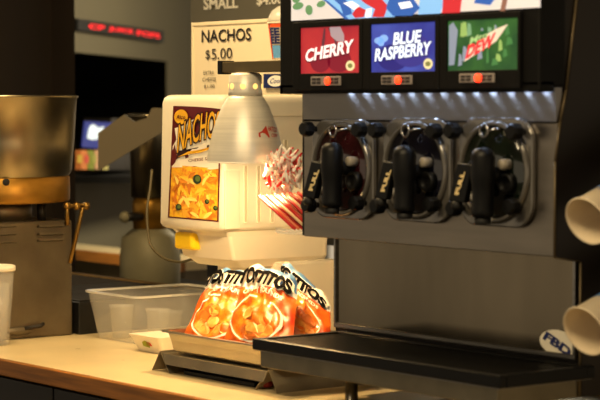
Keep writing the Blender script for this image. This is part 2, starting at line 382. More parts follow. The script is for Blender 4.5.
# display cup in front of the sign, right end (only a slice shows)
cp = at(286.5, 60, Y=SY-.06); zb = cp.z; zt2 = at(284, 22.5, Y=SY-.06).z
t = thing('display_cup', 'drink cup with clear dome lid and red and blue print beside the NACHOS sign', 'cup', (cp.x, cp.y, zb))
CW = M('cup_print_white', (236,222,200), .5)
mb = MB().lathe([(.034,zb),(.046,zt2-.004),(.049,zt2-.003),(.049,zt2)], (cp.x,cp.y,0), CW, 40)
mb.build('cup_body', t)
def cupmap(ang, z, e=.0012):
    ang += .72
    u = (z-zb)/(zt2-zb); r = .034+.012*u+e; return V(cp.x+r*math.sin(ang), cp.y-r*math.cos(ang), z)
mb = MB()
def cquad(a0, a1, z0, z1, m, e=.0012):
    for k in range(6):
        b0 = a0+(a1-a0)*k/6; b1 = a0+(a1-a0)*(k+1)/6
        mb.poly([cupmap(b0,z0,e), cupmap(b1,z0,e), cupmap(b1,z1,e), cupmap(b0,z1,e)], m)
H = zt2-zb
cquad(-1.7,-1.0, zb+.02*H, zb+.95*H, orangei); cquad(.1, 1.5, zb+.02*H, zb+.4*H, orangei); cquad(-.9,-.2, zb+.05*H, zb+.38*H, lblue, .0016)
cquad(-.9,.9, zb+.86*H, zb+.96*H, orangei, .0016)
uv, fs = tmesh('EE', .04, 0)
mb.add([cupmap(-.95+.75*a_, zb+(.42+.2*b_)*H, .002) for a_, b_ in uv], fs, navy)
mb.add([cupmap(-.95+.75*a_, zb+(.64+.2*b_)*H, .002) for a_, b_ in uv], fs, navy)
mb.build('printed_band', t, fix=False)
MB().lathe([(.049,0),(.046,.012),(.038,.028),(.022,.04),(.008,.043)], (cp.x,cp.y,zt2+.0005), rimp, 32).build('dome_lid', t)
# wire shelf holding it
mb = MB().box(cp.x-.05, cp.x+.07, SY-.115, SY-.005, zb-.006, zb-.0005, clearc)
tag(mb.build('cup_shelf', origin=(cp.x,SY-.06,zb-.006)), 'narrow clear shelf on the NACHOS sign carrying the display cup', 'shelf')
mb = MB(); Ys = SY-.0095; polyY(mb, [(263.5,74),(300,74),(300,88),(264,88)], Ys, navy); 
polyY(mb, ell(275.5,81,8,5.6,-.1), Ys-.001, white); polyY(mb, ell(293,82,5,3.6,-.1), Ys-.001, white)
textY(mb, 'Cool', (270,83.5),(281,83),(270.4,78.6), Ys-.002, blueink, bold=0, shear=.3)
mb2 = MB(); c4 = [at(263.5,88,Y=SY-.009), at(300,88,Y=SY-.009), at(300,74,Y=SY-.009), at(263.5,74,Y=SY-.009)]; mb2.prism(c4, V(0,.004,0), navy)
t = thing('logo_tag', 'small navy tag with a white oval logo under the lamp arm', 'label', at(278,88,Y=SY-.009))
mb2.build('tag_card', t); mb.build('logo', t, fix=False)

# ================================================================== CHEESE DISPENSER
DY = 2.78
xL = at(161, 230, Y=DY+.01).x; xR = at(222, 232, Y=DY).x; zB = at(222, 233, Y=DY).z; zT = at(222, 94.5, Y=DY).z
DB = 3.14
t = thing('cheese_dispenser', 'cream plastic hot cheese dispenser with a nachos picture on its front', 'dispenser', ((xL+xR)/2, 2.95, 0))
def outline(x0, x1, y0, y1, r, bulge=.016, n=8):
    pts = []
    def arc(cx_, cy_, a0, a1):
        for i in range(n+1): a_ = a0+(a1-a0)*i/n; pts.append((cx_+r*math.cos(a_), cy_+r*math.sin(a_)))
    arc(x0+r, y0+r, PI, 1.5*PI)
    for i in range(1, 14):
        u = i/14; pts.append((x0+r+(x1-x0-2*r)*u, y0-bulge*(1-(2*u-1)**2)))
    arc(x1-r, y0+r, 1.5*PI, 2*PI); arc(x1-r, y1-r, 0, .5*PI); arc(x0+r, y1-r, .5*PI, PI)
    return pts
def loft(mb, secs, m, smooth=True):
    n = len(secs[0][0]); vs = []; fs = []
    for pts, z in secs: vs += [V(x, y, z) for x, y in pts]
    for k in range(len(secs)-1):
        for i in range(n): j = (i+1) % n; fs.append((k*n+i, k*n+j, (k+1)*n+j, (k+1)*n+i))
    fs.append(list(range(n))[::-1]); fs.append([(len(secs)-1)*n+i for i in range(n)])
    mb.add(vs, fs, m, smooth)
secs = []
for z_, ins in ((zB,.012),(zB+.004,.004),(zB+.012,0),(zB+.03,.0),(zT-.02,.0),(zT-.008,.003),(zT-.002,.009),(zT,.016)):
    u = (z_-zB)/(zT-zB)
    secs.append((outline(xL+.012*u+ins, xR-ins, DY+ins, DB-ins, .018, .014), z_))
mb = MB(); loft(mb, secs, cream); body = mb.build('housing', t)
for p in body.data.polygons:
    if abs(p.normal.z) > .95: p.use_smooth = False
def front(px, py, e=.0015):        # point of the bowed front seen at a pixel
    p = at(px, py, Y=DY)
    for _ in range(4):
        u = min(1, max(0, (p.x-xL-.018)/(xR-xL-.036))); p = at(px, py, Y=DY-.014*(1-(2*u-1)**2)-e)
    return p
def fmap(u, v, e):                 # label coordinates, u to the right and v up
    l = (173.2-5.4*(1-v)); r = (221.5-3*(1-v)); top = 106+3*u*u; bot = 217.5+4.5*u
    return front(l+(r-l)*u, bot+(top-bot)*v, e)
def fgrid(mb, u0, u1, v0, v1, m, e, n=10):
    vs = [fmap(u0+(u1-u0)*i/n, v0+(v1-v0)*j/n, e) for j in range(n+1) for i in range(n+1)]
    mb.add(vs, [(j*(n+1)+i, j*(n+1)+i+1, (j+1)*(n+1)+i+1, (j+1)*(n+1)+i) for j in range(n) for i in range(n)], m)
def fpoly(mb, pts, m, e):
    mb.add([fmap(a_, b_, e) for a_, b_ in pts], [list(range(len(pts)))], m)
maroon = M('label_maroon', (92,14,18), .35); goldm = M('label_gold', (236,176,32), .4); labw = M('label_white', (240,232,214), .4)
food = M('nacho_food', (246,190,40), .35, n=0, ns=46, col2=(216,120,20), bump=.3, bs=70, edge=.48, ew=.1)
mb = MB(); fgrid(mb, 0, 1, 0, 1, maroon, .001)
fgrid(mb, .03, .97, .012, .47, food, .0018)
fpoly(mb, [(.03,.45),(.03,.64),(.10,.70),(.05,.80),(.30,.84),(.32,.87),(.97,.965),(.97,.47),(.8,.455),(.5,.475),(.2,.455)], labw, .0022)
fpoly(mb, [(.03,.46),(.03,.60),(.07,.66),(.12,.56),(.10,.50)], maroon, .0024)
fpoly(mb, [(.17+.14*math.cos(a_), .905+.065*math.sin(a_)) for a_ in [2*PI*i/24 for i in range(24)]], goldm, .0034)
uv, fs = tmesh('Rico', .02, .3); mb.add([fmap(.08+.18*a_, .885+.035*b_, .004) for a_, b_ in uv], fs, maroon)
darkl = M('label_dark', (40,12,10), .4)
NM = lambda a_, b_, g=0: (.12+.86*a_, .575+.17*a_+(.235+.02*(1-a_))*b_+.035*math.sin(a_*PI))
fpoly(mb, [(.10,.52),(.14,.60),(.35,.62),(.97,.70),(.97,.66),(.5,.585),(.2,.55)], darkl, .0030)
uv, fs = tmesh('NACHOS', .085, .1)
mb.add([fmap(NM(a_*1.02-.015,0)[0], NM(a_, b_*1.10-.05)[1], .0036) for a_, b_ in uv], fs, darkl)
uv, fs = tmesh('NACHOS', .012, .1)
mb.add([fmap(*NM(a_, b_), .0044) for a_, b_ in uv], fs, goldm)
fpoly(mb, [(.14,.545),(.35,.60),(.6,.625),(.97,.685),(.97,.672),(.6,.60),(.35,.575)], goldm, .0044)
uv, fs = tmesh('CHEESE SAUCE', .01, 0); mb.add([fmap(.36+.6*a_, .505+.05*a_+.026*b_, .004) for a_, b_ in uv], fs, maroon)
rr = random.Random(3)
chipc = [M('chip_a', (250,200,60), .4), M('chip_b', (240,172,44), .4), M('chip_c', (226,140,34), .4), M('chip_d', (255,220,110), .4), M('chip_e',(206,120,30),.4)]
for i in range(70):
    cu, cv = rr.uniform(.10,.90), rr.uniform(.04,.42); a0 = rr.uniform(0,6.3); r_ = rr.uniform(.06,.12); c_, s_ = math.cos(a0), math.sin(a0)
    pts = [(r_*1.2*math.cos(t_), r_*.32*math.sin(t_)+.25*r_*math.cos(t_)**2) for t_ in [2*PI*k/12 for k in range(12)]]
    pts = [(cu+x_*c_-y_*s_, cv+.5*(x_*s_+y_*c_)) for x_, y_ in pts]
    pts = [(min(.96,max(.04,p_[0])), min(.46,max(.02,p_[1]))) for p_ in pts]
    fpoly(mb, pts, chipc[i % 5], .0026+.00002*i)
grn = M('jalapeno', (92,112,40), .3); gr2 = M('jalapeno_rim', (34,52,14), .3)
for (cu, cv, r_) in ((.55,.36,.085),(.20,.10,.06),(.76,.17,.045),(.93,.12,.045)):
    fpoly(mb, [(cu+r_*math.cos(t_), cv+.5*r_*math.sin(t_)) for t_ in [2*PI*k/14 for k in range(14)]], gr2, .0050)
    fpoly(mb, [(cu+.6*r_*math.cos(t_)+.01, cv+.3*r_*math.sin(t_)+.005) for t_ in [2*PI*k/14 for k in range(14)]], grn, .0054)
mb.build('front_label', t, fix=False)
# vents on the right side
mb = MB(); 
def sidept(px, py, e=.0): return at(px, py, X=xR+e)
for (px, y0, y1) in ((245.5,166,222),(258.5,166,222),(272,166,222),(285.5,140,190)):
    a = sidept(px, y0); b = sidept(px, y1); m_ = M('vent_shadow', (190,172,140), .5)
    mb.box(xR-.001, xR+.0035, a.y-.006, a.y-.0045, b.z, a.z, cream, .0006); mb.box(xR-.001, xR+.0035, a.y+.0045, a.y+.006, b.z, a.z, cream, .0006)
    mb.box(xR-.001, xR+.001, a.y-.0045, a.y+.0045, b.z, a.z, creamd)
    mb.box(xR-.001, xR+.0035, a.y-.006, a.y+.006, b.z-.003, b.z, cream, .001)
mb.build('vents', t)
a = sidept(224, 170); b = sidept(239, 229)
MB().box(xR-.001, xR+.004, a.y, b.y, b.z, a.z, cream, .002).build('side_cover', t)
a = sidept(224, 117); MB().box(xR-.0005, xR+.0012, DY+.02, DB-.02, a.z, a.z+.0025, creamd).build('lid_seam', t)
# chin, button, column, base
zc = at(205, 265, Y=DY+.06).z
mb = MB(); secs = []
for z_, y0, x0, x1 in ((zc, DY+.075, xL+.055, xR-.03),(zc+.012, DY+.06, xL+.05, xR-.022),(zc+.02,DY+.045,xL+.04,xR-.016),(zB-.012, DY+.03, xL+.03, xR-.012),(zB+.002, DY+.02, xL+.02, xR-.01)):
    secs.append((outline(x0, x1, y0, DB-.03, .01, .004), z_))
loft(mb, secs, cream, False); mb.build('chin', t)
a = at(173, 249.5, Y=DY+.012); b = at(196.5, 236, Y=DY+.012)
MB().box(a.x+.004, b.x-.016, DY+.010, DY+.05, a.z+.002, zB-.008, yellowp, .009).build('button', t)
cl = at(216.5, 270, Y=2.95)
MB().box(cl.x, xR-.012, 2.95, DB-.005, .02, zc+.01, cream, .008).build('column', t)
MB().box(cl.x-.02, xR-.004, 2.86, DB, 0, .025, cream, .006).build('base', t)

# ================================================================== HEAT LAMP
LY = 2.62; lc = at(245.5, 150, Y=LY)
zb_ = at(245.5, 162, Y=LY).z; zn = at(245.5, 96, Y=LY).z; zk = at(245.5, 73, Y=LY).z; za = at(245.5, 61.5, Y=LY).z
pr = 4.455/2050
t = thing('heat_lamp', 'spun aluminium heat lamp hanging from a flat arm over the chip bags', 'lamp', (lc.x, lc.y, zb_))
outer = [(38.5,162),(38.2,158),(37.5,152),(35.5,142),(32.5,130),(28.5,118),(23.5,106),(19,98.5),(17.2,96)]
prof = [(r*pr, lc.z+(150-y)*pr) for r, y in outer]
inner = [(r-.0015, z_) for r, z_ in prof]
mb = MB().lathe(prof + inner[::-1], (lc.x,lc.y,0), alum, 64, closed=True)
# close rim
mb.lathe([(prof[0][0]+.0008, prof[0][1]-.001),(prof[0][0]+.0008,prof[0][1]+.0015),(inner[0][0],prof[0][1]+.0015),(inner[0][0],prof[0][1]-.001),(prof[0][0]+.0008, prof[0][1]-.001)], (lc.x,lc.y,0), alum, 64, closed=True)
shade = mb.build('shade', t)
def shade_pt(px, py, e=.0008):
    # intersect pixel ray with the cone profile
    d = FW + RT*((px-CX)/F) + UP*((CY-py)/F); o_ = V(0,0,CAMZ); T = 3.9
    while T < 5:
        p_ = o_+d*T; rr_ = math.hypot(p_.x-lc.x, p_.y-lc.y); R_ = None
        for (r0, z0),(r1, z1) in zip(prof[:-1], prof[1:]):
            if z0 <= p_.z <= z1: R_ = r0+(r1-r0)*(p_.z-z0)/(z1-z0)
        if R_ and rr_ <= R_+e: return p_
        T += .0005
    return p_
rlogo = M('red_logo', (196,60,40), .5)
mb = MB(); fs_ = [[(259,134),(262,138),(266,133),(266,125),(268.5,130),(269.5,137),(260,138)]]
mb.add([shade_pt(x,y) for x,y in [(259,137),(258.5,133),(262,131),(266,125.5),(268,132),(270,137.5)]], [list(range(6))], rlogo)
uv, fs = tmesh('HATCO', .03, .1); mb.add([shade_pt(268+9*a_, 130.8+1.6*a_-5*b_) for a_, b_ in uv], fs, rlogo)
uv, fs = tmesh('CORP', .02, .1); mb.add([shade_pt(271.5+6*a_, 136.8+.8*a_-3.6*b_) for a_, b_ in uv], fs, rlogo)
mb.build('logo', t, fix=False)
nr = 17*pr
MB().lathe([(17.2*pr,zn),(nr*.99,zn+.01),(nr*.96,zk-.006),(nr*.8,zk),(nr*.5,zk+.001)], (lc.x,lc.y,0), alum, 48).build('neck', t)
gl = M('lamp_hole_glow', (255,210,130), em=1.1, emcol=(255,200,110))
for k in range(8):
    a_ = math.radians(-52.5+ -45*k + 8); dr = V(math.cos(a_), math.sin(a_), 0); zc_ = at(245.5, 86.5, Y=LY).z
    MB().lathe([(.0062,.0),(.0062,.0008),(.005,.001)], V(lc.x,lc.y,zc_)+dr*(nr*.972), gl, 18, dr).build('vent_hole', t)
bulbm = M('bulb', (255,200,120), em=14, emcol=(255,190,110))
MB().sphere((lc.x,lc.y,zb_+.045), .026, bulbm).build('bulb', t)
l = bpy.data.lights.new('heat_bulb', 'POINT'); l.energy = 8.5; l.color = (1,.70,.34); l.shadow_soft_size = .016
o = bpy.data.objects.new('heat_bulb', l); COL.objects.link(o); o.location = V(0,0,.004); o.parent = t
# arm
armm = M('arm_metal', (108,94,66), .42, .7, n=.12)
aL = at(226, 66, Y=LY).x; aR = -3.359
MB().box(aL, aR, LY-.012, LY+.02, zk+.001, za, armm, .002).build('arm', t)
c0 = at(218, 66, Y=LY-.012).x; MB().box(c0, aL+.002, LY-.0145, LY+.0225, zk-.002, za+.003, blackp, .002).build('end_cap', t)

# ================================================================== FROZEN DRINK MACHINE
XL, XR = -3.34, -2.60; HY = 2.524; PY = 2.573; SPY = 2.655
zH = .628; zP = .330
t = thing('frozen_drink_machine', 'three flavour frozen drink machine with lit flavour cards and steel front', 'drink machine', (-2.97, 2.75, 0))
mb = MB().box(XL, XR-.006, PY+.012, 3.12, zP+.002, .97, sidem); mb.box(XL, XR-.006, SPY+.004, 3.12, .10, zP+.002, sidem)
mb.build('body', t)
# right side panel: profile follows the machine
trimm = M('side_trim', (112,98,74), .5, .6, n=.1)
pf = [(at(582,330,X=XR).y,.0761),(at(582,330,X=XR).y,zP-.01),(2.568,zP),(2.568,.50),(2.58,.57),(2.595,.627),(2.62,.79),(2.64,.97),(3.12,.97),(3.12,.0761)]
mb = MB().prism([V(XR-.006,y,z_) for y, z_ in pf], V(.006,0,0), sidem); mb.build('side_panel', t)
mb = MB()
for (y0,z0),(y1,z1) in zip(pf[:7], pf[1:8]): mb.tube([(XR-.003,y0-.002,z0),(XR-.003,y1-.002,z1)], .0022, trimm, 8)
mb.build('side_trim', t)
MB().box(XL-.005, XL, PY, 3.12, zP+.002, .97, sidem).build('side_panel', t)
# header
mb = MB().box(XL-.018, XR, HY, 2.588, .632, 1.02, headm, .004); mb.box(XL-.018, XR, HY, HY+.008, .6225, .642, headm, .002); mb.box(XL-.018, XL-.0055, HY, 2.588, .6225, .642, headm, .002); mb.box(XR-.0065, XR, HY+.006, 2.56, .6225, .642, headm, .001); mb.build('header', t)
zc1 = at(301, 28.3, Y=HY).z; zc0 = at(301, 73.8, Y=HY).z
cards = [(301,360,'CHERRY'),(371.5,436,'BLUE'),(448,518.5,'DEW')]
YB = HY-.006
def X(px, Y=HY): return at(px, 60, Y=Y).x
for (xa, xb) in ((296.5,366),(366.8,443),(443.8,523.5)):
    x0, x1 = X(xa), X(xb); m_ = MB(); z0, z1 = at(301,91,Y=HY).z+.001, at(301,22.5,Y=HY).z
    i0 = X(cards[(0,1,2)[[296.5,366.8,443.8].index(xa)]][0], YB); i1 = X(cards[[296.5,366.8,443.8].index(xa)][1], YB)
    m_.box(x0, i0, YB-.004, HY, z0, z1, headm, .0015); m_.box(i1, x1, YB-.004, HY, z0, z1, headm, .0015)
    m_.box(i0, i1, YB-.004, HY, zc1, z1, headm, .001); m_.box(i0, i1, YB-.004, HY, z0, zc0, headm, .001)
    m_.build('bezel', t)
E = .74
def EM(n_, c, e=E, **k): return M('lit_'+n_, c, .4, em=e, **k)
# banner
bz0 = .7705; ba = X(292); bb = X(540)
BYp = HY-.002
mb = MB().box(ba, bb, BYp, HY+.001, bz0, .96, EM('banner', (206,200,198), .6)); 
Yb = BYp-.0008
lg = EM('leaf', (88,128,84)); lr = EM('red', (178,38,46)); lb = EM('blue', (42,84,160)); lbl = EM('skyblue', (120,170,220)); lw = EM('white', (226,228,232)); lor = EM('orange',(206,140,90))
for e_ in (ell(298,6,5.5,3.5,-.3), ell(309,10,3.6,5,-.1), ell(296,-1,4,4), ell(321,4,4.5,3,-.4), ell(330,-2,4,3)): polyY(mb, e_, Yb, lg)
polyY(mb, [(318,-3),(326,2),(345,19.0),(352,19.5),(352,-3)], Yb, lb); polyY(mb, [(322,-3),(329,2),(349,19.0),(356,18.5),(395,16.8),(395,-3)], Yb-.0003, lbl)
polyY(mb, [(331,-3),(340,5),(344,16),(352,14),(350,4),(343,-3)], Yb-.0006, lb)
polyY(mb, [(352,14),(358,6),(366,10),(364,17),(355,18)], Yb-.0006, lr); polyY(mb, [(357,-3),(366,4),(375,9),(372,17),(384,17),(388,6),(380,-3)], Yb-.0006, lr)
polyY(mb, [(366,9),(372,8),(371,17),(365,17.5)], Yb-.0009, lw); polyY(mb, [(343,3),(352,1),(360,6),(354,10)], Yb-.0009, lw)
polyY(mb, [(390,-3),(386,8),(393,16),(412,15.5),(420,8),(412,-3)], Yb-.0009, lb); polyY(mb, [(398,3),(410,1),(413,7),(401,9)], Yb-.0012, lw)
polyY(mb, [(420,-3),(418,14.5),(440,13.5),(446,-3)], Yb-.0006, lbl); polyY(mb, [(443,-3),(442,13.3),(460,12.6),(462,-3)], Yb-.0008, lr)
polyY(mb, [(476,-3),(474,3),(490,5),(496,-3)], Yb-.0008, lb); polyY(mb, [(503,-3),(500,11),(505,11),(508,-3)], Yb-.0008, M('lit_brown',(120,84,70),em=.8))
mb.build('banner', t, fix=False)
# cards
def card(i, base, base2):
    xa, xb, _ = cards[i]; x0, x1 = X(xa,YB), X(xb,YB)
    m_ = MB().box(x0, x1, YB, HY+.0005, zc0, zc1, base); return m_, x0, x1
def uvp(x0, x1, u, v, e): return V(x0+(x1-x0)*u, YB-e, zc0+(zc1-zc0)*v)
def cpoly(m_, x0, x1, pts, m, e): m_.add([uvp(x0,x1,a_,b_,e) for a_, b_ in pts], [list(range(len(pts)))], m)
def ctext(m_, x0, x1, s_, u, v, w_, h_, m, e, tilt=0, bold=.03, shear=.15):
    uv, fs = tmesh(s_, bold, shear); m_.add([uvp(x0,x1,u+w_*a_, v+h_*b_+tilt*a_, e) for a_, b_ in uv], fs, m)
def celi(cx_, cy_, rx, ry, n=20): return [(cx_+rx*math.cos(2*PI*k/n), cy_+ry*math.sin(2*PI*k/n)) for k in range(n)]
cr = EM('cherry_bg', (150,28,48), .52, n=0, ns=9, col2=(176,44,50)); 
m_, x0, x1 = card(0, cr, None); m_.build('flavour_card', t); m_ = MB()
cpoly(m_,x0,x1, celi(.34,.24,.17,.22), EM('cherry', (112,16,36)), .0006); cpoly(m_,x0,x1, celi(.66,.26,.2,.24), EM('cherry', (112,16,36)), .0006)
cpoly(m_,x0,x1, [(.38,.45),(.42,.7),(.43,.97),(.40,.97),(.37,.7),(.35,.45)], EM('stem',(84,40,50)), .0008); cpoly(m_,x0,x1, [(.66,.48),(.6,.75),(.5,.97),(.47,.97),(.57,.73),(.62,.48)], EM('stem',(84,40,50)), .0008)
cpoly(m_,x0,x1, [(.5,.99),(.52,.8),(.62,.68),(.75,.66),(.74,.82),(.68,.99)], EM('cleaf',(150,132,140)), .001)
ctext(m_,x0,x1,'CHERRY', .08,.22,.84,.30, EM('dkred',(80,10,24)), .0012, .19, .06); ctext(m_,x0,x1,'CHERRY', .09,.245,.82,.28, EM('cw',(236,214,214),.9), .0016, .19, .035)
cpoly(m_,x0,x1, celi(.85,.15,.075,.11), EM('seal',(206,196,150)), .0016); cpoly(m_,x0,x1, celi(.85,.15,.04,.05), EM('seal2',(110,110,60)), .002)
m_.build('artwork', t, fix=False)
m_, x0, x1 = card(1, EM('blue_bg', (44,50,140), .62, n=0, ns=9, col2=(62,76,170)), None); m_.build('flavour_card', t); m_ = MB()
cpoly(m_,x0,x1, celi(.35,.3,.25,.28), EM('berry',(34,30,110)), .0006); cpoly(m_,x0,x1, celi(.62,.45,.3,.36), EM('berry2',(48,44,126)), .0007)
ctext(m_,x0,x1,'BLUE', .34,.53,.46,.29, EM('dkblue',(20,22,80)), .0012, .04, .07); ctext(m_,x0,x1,'BLUE', .35,.55,.44,.26, EM('bwht',(214,226,244),.9), .0016, .04, .03)
ctext(m_,x0,x1,'RASPBERRY', .05,.20,.90,.30, EM('dkblue',(20,22,80)), .0012, .12, .07); ctext(m_,x0,x1,'RASPBERRY', .06,.22,.88,.27, EM('bwht',(214,226,244),.9), .0016, .12, .03)
for c_ in ((.12,.66,.07,.07),(.2,.7,.07,.08),(.16,.6,.05,.06)): cpoly(m_,x0,x1, celi(*c_), EM('bflower',(120,160,220)), .001)
cpoly(m_,x0,x1, celi(.89,.15,.07,.11), EM('seal',(206,196,150)), .0016); cpoly(m_,x0,x1, celi(.89,.15,.04,.05), EM('seal2',(110,110,60)), .002)
m_.build('artwork', t, fix=False)
m_, x0, x1 = card(2, EM('dew_bg', (30,70,38), .56, n=0, ns=14, col2=(52,100,44)), None); m_.build('flavour_card', t); m_ = MB()
r3 = random.Random(5)
sh = [EM('ice1',(104,142,110)), EM('ice2',(130,160,90)), EM('ice3',(60,110,60)), EM('ice4',(120,130,150))]
for i in range(20):
    u, v = r3.uniform(.03,.88), r3.uniform(.04,.7); w_ = r3.uniform(.04,.1); h_ = r3.uniform(.12,.3)
    cpoly(m_,x0,x1, [(u,v),(u+w_,v+.03),(u+w_*.8,v+h_),(u+w_*.2,min(.97,v+h_+.03))], sh[i%4], .0006+.00002*i)
cpoly(m_,x0,x1, [(.02,.1),(.1,.12),(.15,.8),(.08,.97),(.02,.9)], sh[3], .0011)
cpoly(m_,x0,x1, [(.24,.17),(.70,.56),(.86,.88),(.70,.80),(.3,.5),(.32,.40)], EM('dewedge',(206,190,170)), .0013)
cpoly(m_,x0,x1, [(.29,.40),(.27,.46),(.50,.78),(.60,.74),(.5,.56)], EM('dewgreen',(20,74,34)), .0014)
ctext(m_,x0,x1,'Mtn', .32,.50,.26,.14, EM('mtn',(150,178,120)), .0018, .13, .02, .2)
ctext(m_,x0,x1,'DEW', .26,.22,.44,.25, EM('dewred',(196,40,44),1.1), .0018, .27, .05, .35)
m_.build('artwork', t, fix=False)
# control strips with red lights
glow = M('red_indicator', (255,50,20), em=5, emcol=(255,40,14))
cs = M('control_grey', (150,140,134), .5); csd = M('control_dark', (52,46,46), .5)
for (xa, xb, xc, y) in ((313.5,343,328,81),(384,414.5,398.5,80),(462,497,478.5,78)):
    z0 = at((xa+xb)/2, y+4.6, Y=YB).z; z1 = at((xa+xb)/2, y-4.6, Y=YB).z
    m_ = MB().box(X(xa,YB), X(xb,YB), YB-.0075, YB-.0035, z0, z1, cs, .0012)
    for k in (.12,.28,.72,.88):
        x_ = X(xa,YB)+(X(xb,YB)-X(xa,YB))*k; m_.box(x_-.006, x_+.006, YB-.0085, YB-.007, z0+.003, (z0+z1)/2-.0008, csd); m_.box(x_-.006, x_+.006, YB-.0085, YB-.007, (z0+z1)/2+.0008, z1-.003, csd)
    cs_ = m_.build('control_strip', t)
    p = at(xc, y, Y=YB-.008); MB().lathe([(.0075,0),(.0075,.003),(.004,.0045),(.001,.005)], p, glow, 20, V(0,-1,0)).build('indicator_light', cs_)
# steel front
mb = MB().box(XL, XR-.006, PY, PY+.012, zP, .568, steelp, .0015); pn = mb.build('barrel_panel', t)
mb = MB(); mb.prism([V(XL,PY-.002,.5705), V(XL,PY-.005,zH+.003), V(XL,PY+.012,zH+.003), V(XL,PY+.012,.5705)], V(XR-.006-XL,0,0), canm); mb.build('canopy_panel', t)
ledm = M('white_led', (205,225,255), em=50, emcol=(190,215,255))
n_led = 13
for i in range(n_led):
    x_ = -3.20+i*(.555/(n_led-1)); MB().box(x_-.0035, x_+.0035, HY+.026, HY+.034, zH-.0012, zH+.0035, ledm).build('led', t)
# barrels
SH = M('o_ring_steel', (170,165,158), .2, 1)
units = [(346,169,(312,129),(364.5,129.5),332,(142,207),(303,322),(44,8,12)), (420,170,(381,130),(439.5,131),404.5,(145,212),(375,394),(8,8,22)), (499,172,(457.5,130.5),(520,131.5),483,(147,217),(449,472),(16,24,16))]
ringm = M('acrylic_rim', (112,108,102), .2, .5, coat=.5)
pal = [M('slush%d' % i, u[7], .12, coat=1, n=.4, ns=14) for i, u in enumerate(units)]
ax = V(0,-1,0)
for i, (cx_, cy_, kl, kr, hx, (hy0, hy1), (lx0, lx1), _) in enumerate(units):
    C0 = at(cx_, cy_, Y=PY); C0 = V(C0.x, PY, C0.z); r = .089
    m_ = MB(); hw, hh = .098, .100; pts = []
    for (sx, sz) in ((-1,-1),(1,-1),(1,1),(-1,1)):
        a0 = {(-1,-1):PI,(1,-1):1.5*PI,(1,1):0,(-1,1):.5*PI}[(sx,sz)]
        for k in range(9): a_ = a0+.5*PI*k/8; pts.append((C0.x+sx*(hw-.045)+.045*math.cos(a_), C0.z+sz*(hh-.045)+.045*math.sin(a_)))
    m_.prism([V(x_, PY-.0005, z_) for x_, z_ in pts], V(0,-.010,0), ringm); fp = m_.build('faceplate', t, bevel=.003)
    MB().lathe([(r+.004,.010),(r+.006,.014),(r+.002,.019),(r-.003,.019),(r-.005,.014),(r-.006,.0108),(r+.004,.010)], C0, ringm, 56, ax, closed=True).build('rim', fp)
    MB().lathe([(r-.006,.0108),(r-.008,.014),(.03,.016),(.0,.0215)], C0, pal[i], 56, ax).build('window', fp)
    for (kx, ky) in (kl, kr, (kl[0]+2+14*(i>0)*0, cy_+36), (kr[0]-3, cy_+34)):
        K = at(kx, ky, Y=PY-.02); K = V(K.x, PY, K.z)
        m_ = MB().lathe([(.006,.0105),(.006,.02),(.0125,.021),(.0155,.025),(.0155,.04),(.0125,.045),(.0,.0455)], K, blackp, 9, ax, smooth=False); m_.build('knob', fp)
    P = at(cx_+4, cy_-7.5, Y=PY-.03); P = V(P.x, PY, P.z)
    MB().lathe([(.010,.0165),(.010,.034),(.007,.037),(0,.0375)], P, M('grey_plug', (150,142,128), .35), 24, ax).build('plug', fp)
    P2 = at(cx_+5, cy_+12, Y=PY-.03); P2 = V(P2.x, PY, P2.z)
    MB().lathe([(.019,.016),(.019,.030),(.013,.030),(.012,.026),(.0,.026)], P2, blackp, 28, ax).build('valve_ring', fp)
    Rg = at(hx+1, 131, Y=PY-.035); m_ = MB()
    ring = [Rg + V(.011*math.cos(a_), 0, .011*math.sin(a_)) for a_ in [2*PI*k/20 for k in range(21)]]; m_.tube(ring, .0022, SH, 8, cap=False)
    m_.tube([Rg+V(.011,0,0), Rg+V(.022,.01,.004), Rg+V(.025,.033,.004)], .003, SH, 8); m_.build('ring_pull', fp)
    # tap handle
    hY = PY-.062; A = at(hx, hy0, Y=hY); B = at(hx, hy1, Y=hY); ht = A.z-B.z; rr_ = .0225
    m_ = MB().lathe([(rr_*.80,0),(rr_*.92,.004),(rr_*.92,.012),(rr_*.84,.02),(rr_*.9,ht*.45),(rr_,ht*.55),(rr_*1.0,ht-.018),(rr_*.86,ht-.008),(rr_*.55,ht-.002),(0,ht)], V(A.x,hY,B.z), blackp, 36)
    tp = m_.build('tap', t)
    MB().lathe([(rr_*.62,-.013),(rr_*.66,-.011),(rr_*.66,.001)], V(A.x,hY,B.z), blackr, 28).build('nozzle', tp)
    MB().lathe([(.014,.0),(.014,.045)], V(A.x,hY+.062-.01,(A.z+B.z)/2+.012), blackp, 20, V(0,-1,0)).build('stem', tp)
    # pull lever with lettering
    lY = PY-.075; q = [(lx0+8,161),(lx1,163),(lx1-8,199+i),(lx0-1,197+i)]
    if i == 2: q = [(x_, y_+2) for x_, y_ in q]
    m_ = MB().prism([at(x_, y_, Y=lY) for x_, y_ in q], V(0,.014,0), blackp); lv = m_.build('pull_lever', t, bevel=.002)
    a_ = at(q[3][0]+10.5, q[3][1]-6, Y=lY-.001); b_ = at(q[0][0]+8.5, q[0][1]+9, Y=lY-.001); c_ = at(q[3][0]+6.2, q[3][1]-6.4, Y=lY-.001)
    m_ = MB(); text(m_, 'PULL', a_, b_, c_, M('gold_ink', (232,208,150), .4), bold=.07); m_.build('lettering', lv)
    m_ = MB(); kq = at((q[2][0]+q[3][0])/2+1, q[3][1]+3, Y=lY+.008); m_.lathe([(.009,0),(.011,.004),(.011,.012),(.008,.016)], kq+V(0,0,-.010), blackr, 16); m_.build('lever_foot', lv)
    m_ = MB(); m_.tube([at(lx1-4,168,Y=lY+.010), V(A.x-.01,hY,A.z-.02)], .007, blackp); m_.build('lever_arm', lv)
